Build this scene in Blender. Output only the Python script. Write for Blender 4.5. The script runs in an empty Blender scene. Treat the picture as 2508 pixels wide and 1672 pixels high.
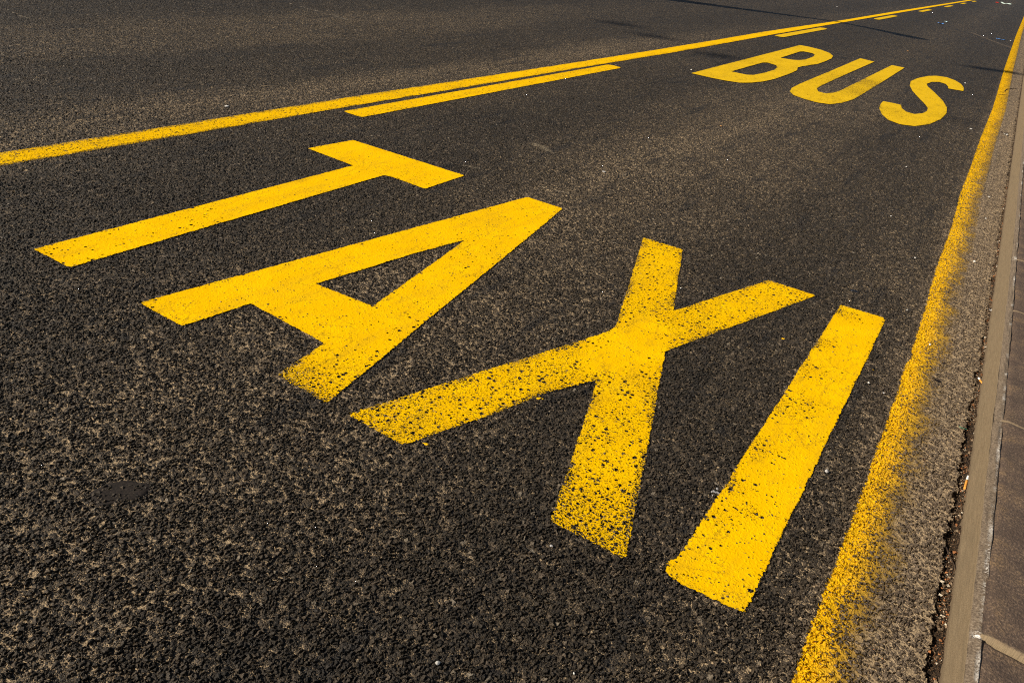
import bpy, bmesh, math, random
import numpy as np
from mathutils import Matrix, Vector

random.seed(7)
rng = np.random.default_rng(7)
S = bpy.context.scene
COL = S.collection
R = math.radians

# ------------------------------------------------------------------ camera
F_PX, PITCH, ROLL, YAW = 1912.708, -0.504273, 0.161226, 0.476356   # fitted to the markings
PW, PH, CAM_H = 2508.0, 1672.0, 1.6
cam_d = bpy.data.cameras.new('camera')
cam = bpy.data.objects.new('camera', cam_d)
COL.objects.link(cam)
CAM_R = (Matrix.Rotation(YAW, 3, 'Z') @ Matrix.Rotation(math.pi / 2 + PITCH, 3, 'X')
         @ Matrix.Rotation(ROLL, 3, 'Z'))
cam.matrix_world = Matrix.Translation((0, 0, CAM_H)) @ CAM_R.to_4x4()
cam_d.sensor_fit = 'HORIZONTAL'
cam_d.sensor_width = 36.0
cam_d.lens = F_PX / PW * 36.0
cam_d.clip_start = 0.05
cam_d.clip_end = 3000
S.camera = cam

# ------------------------------------------------------------------ light
SUN_EL = R(32.0)
SUN_H = Vector((-0.68, -0.73)).normalized()          # horizontal direction towards the sun
W = bpy.data.worlds.new('World')
S.world = W
W.use_nodes = True
wn = W.node_tree
wn.nodes.clear()
sky = wn.nodes.new('ShaderNodeTexSky')
sky.sky_type = 'NISHITA'
sky.sun_disc = False
sky.sun_elevation = SUN_EL
sky.sun_rotation = math.atan2(SUN_H.x, SUN_H.y)
sky.air_density = 1.0
sky.dust_density = 1.2
bg = wn.nodes.new('ShaderNodeBackground')
bg.inputs['Strength'].default_value = 0.05
wo = wn.nodes.new('ShaderNodeOutputWorld')
wn.links.new(sky.outputs[0], bg.inputs[0])
wn.links.new(bg.outputs[0], wo.inputs[0])

sun_d = bpy.data.lights.new('sun', 'SUN')
sun_d.energy = 4.8
sun_d.angle = R(0.53)
sun_d.color = (1.0, 0.93, 0.80)
sun = bpy.data.objects.new('sun', sun_d)
COL.objects.link(sun)
to_sun = Vector((SUN_H.x * math.cos(SUN_EL), SUN_H.y * math.cos(SUN_EL), math.sin(SUN_EL)))
sun.rotation_euler = to_sun.to_track_quat('Z', 'Y').to_euler()
sun.location = (0, 0, 30)

S.view_settings.view_transform = 'Standard'
S.view_settings.look = 'None'
S.view_settings.gamma = 1.0
S.view_settings.exposure = 0.42
S.render.engine = 'CYCLES'
S.cycles.use_denoising = False
S.cycles.feature_set = 'EXPERIMENTAL'                 # adaptive subdivision of the road relief
S.cycles.dicing_rate = 1.0
S.cycles.offscreen_dicing_scale = 8.0
S.cycles.max_subdivisions = 14
S.cycles.max_bounces = 4
S.cycles.transparent_max_bounces = 12
S.cycles.pixel_filter_type = 'BLACKMAN_HARRIS'
S.cycles.filter_width = 1.1


# ------------------------------------------------------------------ helpers
def at(px, py, z=0.0):
    """point of the horizontal plane z seen at a pixel of the 2508 x 1672 photograph"""
    d = CAM_R @ Vector(((px - PW / 2) / F_PX, -(py - PH / 2) / F_PX, -1.0))
    t = (z - CAM_H) / d.z
    return Vector((d.x * t, d.y * t, z))


def zm(ox, oy, pts, k=2.8):
    return [(ox + a / k, oy + b / k) for a, b in pts]


def gp(pts):
    return np.array([at(*p)[:2] for p in pts])


class G:
    """small helper to write shader node trees as expressions"""
    def __init__(self, tree):
        self.t = tree

    def n(self, kind, **kw):
        nd = self.t.nodes.new(kind)
        for k, v in kw.items():
            setattr(nd, k, v)
        return nd

    def put(self, sock, v):
        if isinstance(v, bpy.types.NodeSocket):
            self.t.links.new(v, sock)
        elif v is not None:
            if sock.type == 'RGBA' and len(v) == 3:
                v = (*v, 1.0)
            sock.default_value = v

    def m(self, op, a, b=None, c=None, clamp=False):
        nd = self.n('ShaderNodeMath', operation=op, use_clamp=clamp)
        self.put(nd.inputs[0], a)
        if b is not None:
            self.put(nd.inputs[1], b)
        if c is not None:
            self.put(nd.inputs[2], c)
        return nd.outputs[0]

    def add(self, a, b): return self.m('ADD', a, b)
    def sub(self, a, b): return self.m('SUBTRACT', a, b)
    def mul(self, a, b): return self.m('MULTIPLY', a, b)
    def mx(self, a, b): return self.m('MAXIMUM', a, b)
    def mn(self, a, b): return self.m('MINIMUM', a, b)

    def ss(self, v, lo, hi, a=0.0, b=1.0, kind='SMOOTHSTEP'):
        nd = self.n('ShaderNodeMapRange', interpolation_type=kind)
        nd.clamp = True
        self.put(nd.inputs[0], v)
        for i, x in zip((1, 2, 3, 4), (lo, hi, a, b)):
            self.put(nd.inputs[i], x)
        return nd.outputs[0]

    def lin(self, v, lo, hi, a=0.0, b=1.0):
        return self.ss(v, lo, hi, a, b, 'LINEAR')

    def vm(self, op, a, b=None, s=None):
        nd = self.n('ShaderNodeVectorMath', operation=op)
        self.put(nd.inputs[0], a)
        if b is not None:
            self.put(nd.inputs[1], b)
        if s is not None:
            self.put(nd.inputs['Scale'], s)
        return nd.outputs[0]

    def noise(self, vec, scale, detail=2.0, rough=0.5, dim='2D', color=False, dist=0.0):
        nd = self.n('ShaderNodeTexNoise', noise_dimensions=dim)
        self.put(nd.inputs['Vector'], vec)
        nd.inputs['Scale'].default_value = scale
        nd.inputs['Detail'].default_value = detail
        nd.inputs['Roughness'].default_value = rough
        nd.inputs['Distortion'].default_value = dist
        return nd.outputs[1 if color else 0]

    def vor(self, vec, scale, feature='F1', rand=1.0):
        nd = self.n('ShaderNodeTexVoronoi', voronoi_dimensions='2D', feature=feature)
        self.put(nd.inputs['Vector'], vec)
        nd.inputs['Scale'].default_value = scale
        nd.inputs['Randomness'].default_value = rand
        return nd

    def ramp(self, fac, stops, kind='LINEAR'):
        nd = self.n('ShaderNodeValToRGB')
        cr = nd.color_ramp
        cr.interpolation = kind
        while len(cr.elements) < len(stops):
            cr.elements.new(0.5)
        for e, (p, c) in zip(cr.elements, stops):
            e.position = p
            e.color = (*c, 1.0) if len(c) == 3 else c
        self.put(nd.inputs[0], fac)
        return nd.outputs[0]

    def mix(self, f, a, b, blend='MIX'):
        nd = self.n('ShaderNodeMix', data_type='RGBA', blend_type=blend)
        self.put(nd.inputs[0], f)
        self.put(nd.inputs[6], a)
        self.put(nd.inputs[7], b)
        return nd.outputs[2]

    def mixf(self, f, a, b):
        nd = self.n('ShaderNodeMix', data_type='FLOAT')
        self.put(nd.inputs[0], f)
        self.put(nd.inputs[2], a)
        self.put(nd.inputs[3], b)
        return nd.outputs[0]

    def scale3(self, vec, xyz):
        return self.vm('MULTIPLY', vec, xyz)

    def attr(self, name):
        return self.n('ShaderNodeAttribute', attribute_name=name).outputs['Fac']

    def sep(self, v, i):
        nd = self.n('ShaderNodeSeparateXYZ')
        self.put(nd.inputs[0], v)
        return nd.outputs[i]

    def rgb1(self, c):
        nd = self.n('ShaderNodeSeparateColor')
        self.put(nd.inputs[0], c)
        return nd.outputs


def new_mat(name):
    m = bpy.data.materials.new(name)
    m.use_nodes = True
    m.node_tree.nodes.clear()
    g = G(m.node_tree)
    out = g.n('ShaderNodeOutputMaterial')
    return m, g, out


def principled(g, color, rough=0.7, spec=0.4, normal=None):
    p = g.n('ShaderNodeBsdfPrincipled')
    g.put(p.inputs['Base Color'], color)
    g.put(p.inputs['Roughness'], rough)
    g.put(p.inputs['Specular IOR Level'], spec)
    if normal is not None:
        g.put(p.inputs['Normal'], normal)
    return p


def bump(g, h, dist=1.0, strength=1.0):
    b = g.n('ShaderNodeBump')
    b.inputs['Strength'].default_value = strength
    b.inputs['Distance'].default_value = dist
    g.put(b.inputs['Height'], h)
    return b.outputs[0]


# ------------------------------------------------------------------ node groups
def grp(name, ins, outs):
    t = bpy.data.node_groups.new(name, 'ShaderNodeTree')
    for n_, ty in ins:
        t.interface.new_socket(n_, in_out='INPUT', socket_type=ty)
    for n_, ty in outs:
        t.interface.new_socket(n_, in_out='OUTPUT', socket_type=ty)
    g = G(t)
    return t, g, g.n('NodeGroupInput'), g.n('NodeGroupOutput')


FL, CO = 'NodeSocketFloat', 'NodeSocketColor'


def make_dust_group():
    """how much pale dust lies on the road: more by the kerb, less where tyres run"""
    t, g, gi, go = grp('road_dust', [], [('Dust', FL), ('Kerb', FL), ('Grime', FL)])
    pos = g.n('ShaderNodeNewGeometry').outputs['Position']
    x, y = g.sep(pos, 0), g.sep(pos, 1)
    wob = g.noise(g.scale3(pos, (0.5, 0.12, 0)), 1.6, 3)
    xx = g.add(x, g.mul(g.sub(wob, 0.5), 0.8))
    prof = g.ramp(g.lin(xx, -10.0, 0.5), [
        (0.000, (.05,) * 3), (0.150, (.06,) * 3), (0.235, (.45,) * 3), (0.310, (.42,) * 3), (0.365, (.14,) * 3),
        (0.425, (.20,) * 3), (0.490, (.74,) * 3), (0.520, (.62,) * 3), (0.555, (.26,) * 3), (0.640, (.12,) * 3),
        (0.700, (.40,) * 3), (0.765, (.72,) * 3), (0.820, (.56,) * 3), (0.872, (.26,) * 3), (0.915, (.22,) * 3),
        (0.952, (.42,) * 3)], 'EASE')
    pr = g.rgb1(prof)[0]
    big = g.noise(g.scale3(pos, (1, 0.45, 0)), 1.1, 4, 0.6)
    mid = g.noise(g.scale3(pos, (1, 0.8, 0)), 5.0, 4, 0.6)
    d = g.add(g.mul(pr, 1.0), g.add(g.mul(g.sub(big, 0.5), 0.38), g.mul(g.sub(mid, 0.5), 0.5)))
    far = g.ss(y, 8.0, 19.0, 1.0, 0.42)
    d = g.mul(d, far)
    kerb = g.ss(g.add(x, g.mul(g.sub(mid, 0.5), 0.12)), -0.02, 0.33)
    go_d = g.m('MAXIMUM', d, 0.0, clamp=False)
    g.put(go.inputs[0], g.m('MINIMUM', go_d, 1.0))
    g.put(go.inputs[1], kerb)
    # narrow dark oil streaks along the lane
    st = g.noise(g.scale3(pos, (2.6, 0.35, 0)), 2.2, 3, 0.6)
    sp = g.noise(g.scale3(pos, (1.0, 0.7, 0)), 9.0, 3, 0.55)
    gr = g.mx(g.ss(st, 0.58, 0.74), g.ss(sp, 0.66, 0.76))
    g.put(go.inputs[2], gr)
    return t


def make_relief_group():
    """stone mastic: dark rounded chippings with dust lying between them"""
    t, g, gi, go = grp('asphalt_relief', [('Dust', FL), ('Kerb', FL)],
                       [('Height', FL), ('DustMask', FL), ('Rand', FL), ('Stone', FL), ('Rand2', FL)])
    pos = g.n('ShaderNodeNewGeometry').outputs['Position']
    p = g.scale3(pos, (1, 1, 0))
    w = g.noise(p, 48.0, 3, 0.6, color=True)
    pw = g.vm('ADD', p, g.vm('SCALE', g.vm('SUBTRACT', w, (0.5, 0.5, 0.5)), s=0.017))
    v1, e1 = g.vor(pw, 80.0), g.vor(pw, 80.0, 'DISTANCE_TO_EDGE')
    v2, e2 = g.vor(pw, 150.0), g.vor(pw, 150.0, 'DISTANCE_TO_EDGE')
    c1, c2 = g.rgb1(v1.outputs['Color']), g.rgb1(v2.outputs['Color'])
    def dome(e, top):            # rounded stone: steep at its rim, level in the middle
        u = g.sub(1.0, g.lin(e, 0.0, top))
        return g.sub(1.0, g.mul(u, u))
    def tilt(v, c, k):           # every stone leans its own way
        off = g.vm('SUBTRACT', pw, v.outputs['Position'])
        dn_ = g.n('ShaderNodeVectorMath', operation='DOT_PRODUCT')
        g.put(dn_.inputs[0], off)
        g.put(dn_.inputs[1], g.vm('SUBTRACT', c, (0.5, 0.5, 0.5)))
        return g.mul(dn_.outputs['Value'], k)
    b1 = g.ss(c1[0], 0.10, 0.60, 0.0, 1.0)
    h1 = g.add(g.mul(g.mul(dome(e1.outputs['Distance'], 0.36), b1), 0.0080), g.mul(tilt(v1, v1.outputs['Color'], 0.95), b1))
    b2 = g.lin(c2[0], 0.0, 1.0, 0.10, 1.0)
    h2 = g.add(g.mul(g.mul(dome(e2.outputs['Distance'], 0.36), b2), 0.0052), g.mul(tilt(v2, v2.outputs['Color'], 0.9), b2))
    h = g.mx(h1, h2)
    f1 = g.noise(p, 300.0, 3, 0.65)
    f0 = g.noise(p, 24.0, 2, 0.5)
    h = g.add(h, g.add(g.mul(g.sub(f1, 0.5), 0.0026), g.mul(g.sub(f0, 0.5), 0.0022)))
    # dust level between the stones
    lvl = g.add(g.mul(gi.outputs['Dust'], 0.0022), g.mul(gi.outputs['Kerb'], 0.0016))
    lvl = g.add(g.sub(lvl, 0.0005), g.mul(g.sub(g.noise(p, 210.0, 3, 0.65), 0.5), 0.0022))
    cov = g.ss(g.sub(lvl, h), -0.0003, 0.0003)
    hh = g.mx(h, lvl)
    g.put(go.inputs[0], g.sub(hh, 0.0060))
    g.put(go.inputs[1], cov)
    g.put(go.inputs[2], c1[1])
    g.put(go.inputs[3], g.ss(h, 0.0004, 0.0060))
    g.put(go.inputs[4], c2[1])
    return t


DUST_T = make_dust_group()
RELIEF_T = make_relief_group()


def relief(g):
    d = g.n('ShaderNodeGroup', node_tree=DUST_T)
    r = g.n('ShaderNodeGroup', node_tree=RELIEF_T)
    g.put(r.inputs[0], d.outputs[0])
    g.put(r.inputs[1], d.outputs[1])
    return d, r


def displace(g, out, h):
    dn = g.n('ShaderNodeDisplacement')
    dn.inputs['Midlevel'].default_value = 0.0
    dn.inputs['Scale'].default_value = 1.0
    g.put(dn.inputs['Height'], h)
    g.put(out.inputs['Displacement'], dn.outputs[0])


def road_material():
    m, g, out = new_mat('asphalt')
    d, r = relief(g)
    dust, kerb, grime = d.outputs[0], d.outputs[1], d.outputs[2]
    pos = g.n('ShaderNodeNewGeometry').outputs['Position']
    x, y = g.sep(pos, 0), g.sep(pos, 1)
    p = g.scale3(pos, (1, 1, 0))
    stone = g.ramp(r.outputs['Rand'], [(0.0, (.0090, .0068, .0045)), (0.38, (.0150, .0112, .0072)), (0.70, (.030, .0218, .0136)),
                                       (0.90, (.062, .0440, .0275)), (0.985, (.105, .076, .050)), (1.0, (.22, .18, .13))])
    fine = g.noise(p, 420.0, 2, 0.6)
    stone = g.mix(g.ss(fine, 0.52, 0.68, 0.0, 0.75), stone, (.072, .053, .033))  # gritty specks, with glints of sunlit facets painted into the stone colour
    stone = g.mix(g.mul(r.outputs['Rand2'], 0.35), stone, (.027, .0200, .0130))
    dcol = g.mix(g.noise(p, 90.0, 2), (.20, .140, .080), (.47, .338, .195))
    film = g.mul(g.noise(p, 160.0, 3, 0.65), g.add(g.mul(dust, 0.22), g.mul(kerb, 0.95)))
    col = g.mix(g.m('MINIMUM', film, 1.0), stone, (.180, .126, .080))
    col = g.mix(r.outputs['DustMask'], col, dcol)
    dark = g.mul(g.mul(grime, 0.55), g.sub(1.0, g.mul(kerb, 0.8)))
    col = g.mix(dark, col, (.013, .0115, .011))
    wv = g.vm('SCALE', g.vm('SUBTRACT', g.noise(g.scale3(pos, (1, 1, 0)), 7.0, 3, .6, color=True), (.5, .5, .5)), s=0.10)
    pc = g.vm('ADD', p, wv)
    for pxs, wid, c_, amt in (
            ([(1329, 457), (1392, 472)], .010, (.42, .33, .22), .8), ([(1129, 402), (1195, 417)], .012, (.34, .27, .18), .55),
            ([(711, 9), (779, 27)], .022, (.36, .29, .21), .7), ([(815, 36), (850, 48)], .02, (.34, .28, .2), .5),
            ([(1310, 352), (1350, 370)], .05, (.30, .235, .15), .5),
            ([(10, 22), (70, 44)], .018, (.30, .24, .16), .5),
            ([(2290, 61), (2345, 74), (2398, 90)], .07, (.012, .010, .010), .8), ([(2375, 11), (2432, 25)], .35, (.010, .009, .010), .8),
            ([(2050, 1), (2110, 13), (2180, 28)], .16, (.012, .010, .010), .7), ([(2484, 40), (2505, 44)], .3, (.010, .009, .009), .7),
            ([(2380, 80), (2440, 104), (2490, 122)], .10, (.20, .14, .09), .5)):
        q_ = [at(*a_) for a_ in pxs]
        for a_, b_ in zip(q_[:-1], q_[1:]):
            ab = (b_ - a_)
            rel = g.vm('SUBTRACT', pc, tuple(a_))
            dn_ = g.n('ShaderNodeVectorMath', operation='DOT_PRODUCT')
            g.put(dn_.inputs[0], rel)
            dn_.inputs[1].default_value = tuple(ab / ab.length_squared)
            tt = g.m('MULTIPLY', dn_.outputs['Value'], 1.0, clamp=True)
            ln_ = g.n('ShaderNodeVectorMath', operation='LENGTH')
            pv = g.n('ShaderNodeVectorMath', operation='SCALE')
            pv.inputs[0].default_value = tuple(ab)
            g.put(pv.inputs['Scale'], tt)
            g.put(ln_.inputs[0], g.vm('SUBTRACT', rel, pv.outputs[0]))
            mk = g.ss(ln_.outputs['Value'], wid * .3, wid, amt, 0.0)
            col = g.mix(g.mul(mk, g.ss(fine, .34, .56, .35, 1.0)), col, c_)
    # broken edge along the kerb, open down to dirt and litter
    edge_n = g.noise(g.scale3(pos, (1, 1, 0)), 28.0, 4, 0.6)
    near = g.ss(y, 2.0, 5.0)
    ex = g.add(g.mixf(near, 0.406, 0.428), g.add(g.mul(g.sub(edge_n, 0.5), 0.05), g.mul(g.sub(g.noise(g.scale3(pos, (1, 1, 0)), 9.0, 2), 0.5), 0.05)))
    gap = g.ss(g.sub(x, ex), 0.0, 0.006)
    dirt_n = g.noise(p, 190.0, 3, 0.65)
    dirt = g.ramp(dirt_n, [(0.30, (.008, .0055, .004)), (0.50, (.040, .024, .012)), (0.64, (.13, .072, .034)), (0.76, (.28, .17, .09))])
    col = g.mix(gap, col, dirt)
    rough = g.mixf(r.outputs['DustMask'], g.ss(fine, 0.3, 0.7, 0.48, 0.70), 0.9)
    bs = principled(g, col, rough, 0.30)
    g.put(out.inputs['Surface'], bs.outputs[0])
    h = r.outputs['Height']
    dirt_h = g.add(-0.046, g.add(g.mul(dirt_n, 0.018), g.add(g.mul(g.noise(p, 26.0, 3), 0.034), g.ss(x, 0.415, 0.445, 0.0, 0.016))))
    h = g.mixf(gap, h, g.mn(dirt_h, 0.002))
    displace(g, out, h)
    m.displacement_method = 'BOTH'
    return m


def paint_material(name, kind):
    """yellow road paint; attributes: edge = distance inside the outline, wear = how worn"""
    m, g, out = new_mat(name)
    d, r = relief(g)
    pos = g.n('ShaderNodeNewGeometry').outputs['Position']
    p = g.scale3(pos, (1, 1, 0))
    edge, wear = g.attr('edge'), g.attr('wear')
    w = g.noise(p, 120.0, 3, 0.6, color=True)
    pw = g.vm('ADD', p, g.vm('SCALE', g.vm('SUBTRACT', w, (0.5, 0.5, 0.5)), s=0.012))
    rk = 0.034 if kind == 'rubbed' else 0.021
    rag = g.add(g.mul(g.sub(g.noise(p, 75.0, 4, 0.7), 0.5), rk), g.mul(g.sub(g.noise(p, 12.0, 2), 0.5), 0.008))
    a = g.ss(g.add(edge, rag), -0.0006, 0.0006)
    # holes the size of chippings
    holes = None
    rim = g.mul(g.ss(edge, 0.0, 0.04, 0.26, 0.0), g.ss(g.noise(p, 5.0, 2), 0.42, 0.6))
    wear = g.add(wear, rim)
    for sc, rad, k in ((46.0, 0.33, 0.62), (82.0, 0.34, 0.45), (170.0, 0.34, 0.25)):
        v = g.vor(pw, sc)
        c = g.rgb1(v.outputs['Color'])
        keep = g.ss(g.sub(g.mul(wear, k), c[0]), -0.02, 0.10)
        rr = g.mul(keep, g.lin(c[1], 0, 1, rad * 0.45, rad * 1.25))
        hl = g.ss(g.sub(rr, v.outputs['Distance']), -0.02, 0.03)
        holes = hl if holes is None else g.mx(holes, hl)
    hn = g.noise(pw, 125.0, 3, 0.62)
    holes = g.mx(holes, g.ss(g.sub(hn, g.lin(wear, 0.0, 0.8, 0.83, 0.485)), -0.012, 0.018))
    hn3 = g.noise(pw, 260.0, 2, 0.6)
    holes = g.mx(holes, g.ss(g.sub(hn3, g.lin(wear, 0.06, 0.8, 0.80, 0.530)), -0.015, 0.025))
    scr = g.noise(g.scale3(pos, (1, 1, 0)), 60.0, 5, 0.75, dist=1.5)
    patch = g.noise(p, 3.0, 3, 0.6)
    flake = g.mul(g.ss(scr, 0.665, 0.69), g.ss(g.add(patch, g.mul(wear, 0.25)), 0.50, 0.66))
    holes = g.mx(holes, flake)
    if kind == 'rubbed':
        # paint of the edge line: rubbed away towards the kerb in short streaks
        fade = g.attr('fade')
        st = g.noise(g.scale3(pos, (0.62, 1.0, 0)), 95.0, 4, 0.6)
        st2 = g.noise(p, 9.0, 3, 0.6)
        f2 = g.add(fade, g.add(g.mul(g.sub(st2, 0.5), 0.6), g.mul(g.sub(g.noise(p, 3.0, 2), 0.5), 0.5)))
        # the tops of the stones lose their paint first, the hollows keep it
        top = g.add(g.mul(r.outputs['Stone'], 0.75), g.mul(g.sub(st, 0.5), 1.3))
        gone = g.ss(g.sub(top, g.lin(f2, 0.0, 1.0, 1.08, 0.16)), -0.08, 0.16)
        holes = g.mx(holes, gone)
    if kind == 'rubbed':
        holes = g.mx(holes, g.mul(g.ss(f2, 0.36, 1.02), 0.94))
    a = g.mul(a, g.sub(1.0, holes))
    # colour of the paint, old coats a little deeper, rubber and dirt smears
    big = g.noise(p, 6.0, 3, 0.6)
    yel = g.mix(g.ss(big, 0.35, 0.7), (.86, .470, .0006), (.92, .520, .0008))
    if kind == 'rubbed':
        yel = g.mix(g.ss(g.attr('fade'), 0.15, 0.85, 0.05, 0.85), (.74, .400, .004), (.36, .215, .042))
    if kind == 'far':
        yel = g.mix(g.ss(big, 0.35, 0.7), (.70, .420, .010), (.77, .465, .011))
    sm = g.mul(g.ss(g.noise(g.scale3(pos, (1.6, 0.55, 0)), 7.0, 5, 0.7), 0.56, 0.74),
               g.ss(g.noise(p, 60.0, 3, 0.65), 0.38, 0.62))
    yel = g.mix(g.mul(sm, 0.80 if kind == 'far' else 0.55), yel, (.26, .165, .010))
    # tyre film in long soft strokes and hair cracks across the coats
    film = g.ss(g.noise(g.scale3(pos, (2.2, 0.5, 0)), 4.0, 4, 0.65), 0.50, 0.72)
    yel = g.mix(g.mul(film, 0.24), yel, (.42, .26, .012))
    ck = g.vor(g.vm('ADD', p, g.vm('SCALE', g.vm('SUBTRACT', w, (0.5, 0.5, 0.5)), s=0.03)), 9.0, 'DISTANCE_TO_EDGE')
    crk = g.mul(g.ss(ck.outputs['Distance'], 0.004, 0.016, 1.0, 0.0), g.ss(patch, 0.48, 0.60))
    yel = g.mix(g.mul(crk, 0.75), yel, (.10, .060, .010))
    scl = g.noise(g.vm('ADD', g.scale3(pos, (9.0, 1.1, 0)), g.scale3(w, (.25, .25, 0))), 14.0, 2, 0.5)
    scm = g.mul(g.ss(scl, 0.655, 0.69), g.ss(patch, 0.42, 0.58))
    yel = g.mix(g.mul(scm, 0.55), yel, (.16, .10, .010))
    sp = g.ss(g.noise(p, 300.0, 2, 0.6), 0.64, 0.72)
    yel = g.mix(g.mul(sp, 0.35), yel, (.42, .22, .006))
    bs = principled(g, yel, 0.8, 0.02)
    tr = g.n('ShaderNodeBsdfTransparent')
    mxs = g.n('ShaderNodeMixShader')
    g.put(mxs.inputs[0], a)
    g.put(mxs.inputs[1], tr.outputs[0])
    g.put(mxs.inputs[2], bs.outputs[0])
    g.put(out.inputs['Surface'], mxs.outputs[0])
    k = {'near': 0.055, 'far': 0.08, 'rubbed': 0.85}[kind]
    lift = {'near': 0.0019, 'far': 0.0035, 'rubbed': 0.0009}[kind]
    y = g.sep(pos, 1)
    h = g.add(g.mul(r.outputs['Height'], k), g.add(lift, g.ss(y, 6.0, 20.0, 0.0, 0.004)))
    displace(g, out, h)
    m.displacement_method = 'BOTH'
    return m


M_ROAD = road_material()
M_PAINT = paint_material('yellow_road_paint', 'near')
M_FAR = paint_material('yellow_road_paint_dusty', 'far')
M_RUB = paint_material('yellow_road_paint_rubbed', 'rubbed')


# ------------------------------------------------------------------ mesh makers
def link(name, me, mats=(), parent=None):
    o = bpy.data.objects.new(name, me)
    for m in mats:
        me.materials.append(m)
    COL.objects.link(o)
    if parent is not None:
        o.parent = parent
    return o


def tag(o, label=None, cat=None, group=None, kind=None):
    if label: o['label'] = label
    if cat: o['category'] = cat
    if group: o['group'] = group
    if kind: o['kind'] = kind
    return o


def grid_mesh(name, xs, ys, z=0.0):
    nx, ny = len(xs), len(ys)
    X, Y = np.meshgrid(xs, ys)
    co = np.stack([X.ravel(), Y.ravel(), np.full(nx * ny, z)], 1)
    i = np.arange(nx * ny).reshape(ny, nx)
    f = np.stack([i[:-1, :-1], i[:-1, 1:], i[1:, 1:], i[1:, :-1]], -1).reshape(-1, 4)
    return mesh_np(name, co, f)


def mesh_np(name, co, f):
    me = bpy.data.meshes.new(name)
    me.from_pydata(co.tolist(), [], f.tolist())
    me.update()
    return me


def adaptive(o):
    s = o.modifiers.new('relief', 'SUBSURF')
    s.subdivision_type = 'SIMPLE'
    s.levels = 0
    s.render_levels = 1
    try:
        o.cycles.use_adaptive_subdivision = True
        o.cycles.dicing_rate = 1.0
    except Exception:
        pass
    return o


def sdf(poly, P):
    """signed distance, positive inside"""
    a = poly
    b = np.roll(poly, -1, 0)
    dmin = np.full(len(P), 1e9)
    ins = np.zeros(len(P), bool)
    for (x0, y0), (x1, y1) in zip(a, b):
        vx, vy = x1 - x0, y1 - y0
        L = vx * vx + vy * vy
        if L < 1e-12:
            continue
        t = np.clip(((P[:, 0] - x0) * vx + (P[:, 1] - y0) * vy) / L, 0, 1)
        dmin = np.minimum(dmin, np.hypot(P[:, 0] - x0 - t * vx, P[:, 1] - y0 - t * vy))
        c = ((y0 > P[:, 1]) != (y1 > P[:, 1]))
        if vy != 0:
            xi = x0 + (P[:, 1] - y0) * vx / vy
            ins ^= c & (P[:, 0] < xi)
    return np.where(ins, dmin, -dmin)


def paint_mesh(name, outers, holes, step, wear_fn, pad=0.012):
    """fine quad sheet over an outline, carrying the distance to the outline and the wear"""
    pts = np.concatenate(outers)
    lo, hi = pts.min(0) - pad - step, pts.max(0) + pad + step
    xs = np.arange(lo[0], hi[0] + step, step)
    ys = np.arange(lo[1], hi[1] + step, step)
    X, Y = np.meshgrid(xs, ys)
    P = np.stack([X.ravel(), Y.ravel()], 1)
    d = np.full(len(P), -1e9)
    for o in outers:
        d = np.maximum(d, sdf(o, P))
    for h_ in holes:
        d = np.minimum(d, -sdf(h_, P))
    nx, ny = len(xs), len(ys)
    i = np.arange(nx * ny).reshape(ny, nx)
    f = np.stack([i[:-1, :-1], i[:-1, 1:], i[1:, 1:], i[1:, :-1]], -1).reshape(-1, 4)
    keep = d[f].max(1) > -pad
    f = f[keep]
    used = np.unique(f)
    mp = np.full(nx * ny, -1)
    mp[used] = np.arange(len(used))
    co = np.concatenate([P[used], np.zeros((len(used), 1))], 1)
    me = mesh_np(name, co, mp[f])
    at_ = me.attributes.new('edge', 'FLOAT', 'POINT')
    at_.data.foreach_set('value', d[used].astype(np.float32))
    wv = wear_fn(P[used]) if callable(wear_fn) else np.full(len(used), wear_fn)
    aw = me.attributes.new('wear', 'FLOAT', 'POINT')
    aw.data.foreach_set('value', wv.astype(np.float32))
    return me


def blobs(base, spots):
    """wear field: base value plus soft spots given at photo pixels (px, py, radius m, value)"""
    cs = [(np.array(at(px, py)[:2]), r_, v) for px, py, r_, v in spots]

    def fn(P):
        w = np.full(len(P), base, float)
        for c, r_, v in cs:
            q = np.exp(-((P - c) ** 2).sum(1) / (r_ * r_))
            w = w + (v - w) * np.clip(q * 1.15, 0, 1)
        return w
    return fn


# ------------------------------------------------------------------ road
ys = [-6, -3, -1.5, -.5] + list(np.arange(0.0, 12.0, 0.4)) + list(np.arange(12, 30, 1.0)) + list(np.arange(30, 80, 4.0)) + list(np.arange(80, 420, 20.0))
xs = [-14.0, -12.5, -11, -10, -9.0, -8.0, -7.2, -6.4, -5.6, -4.8, -4.0, -3.4, -2.8, -2.2, -1.7, -1.2, -.8, -.4, -.1, .2, .36, .44, .452]
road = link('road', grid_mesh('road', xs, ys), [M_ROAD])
tag(road, 'dark worn asphalt road with pale dust between its stones', 'road', kind='structure')
adaptive(road)

# ------------------------------------------------------------------ lettering: TAXI
def word(name, label):
    o = bpy.data.objects.new(name, None)
    COL.objects.link(o)
    o.empty_display_size = 0.3
    return tag(o, label, 'road lettering', 'words painted on the lane')


def letter(parent, outers, holes, step, wear, mat, label):
    me = paint_mesh('letter', outers, holes, step, wear)
    o = link('letter', me, [mat], parent)
    o.matrix_parent_inverse = parent.matrix_world.inverted()
    o['label'] = label
    adaptive(o)
    return o


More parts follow.
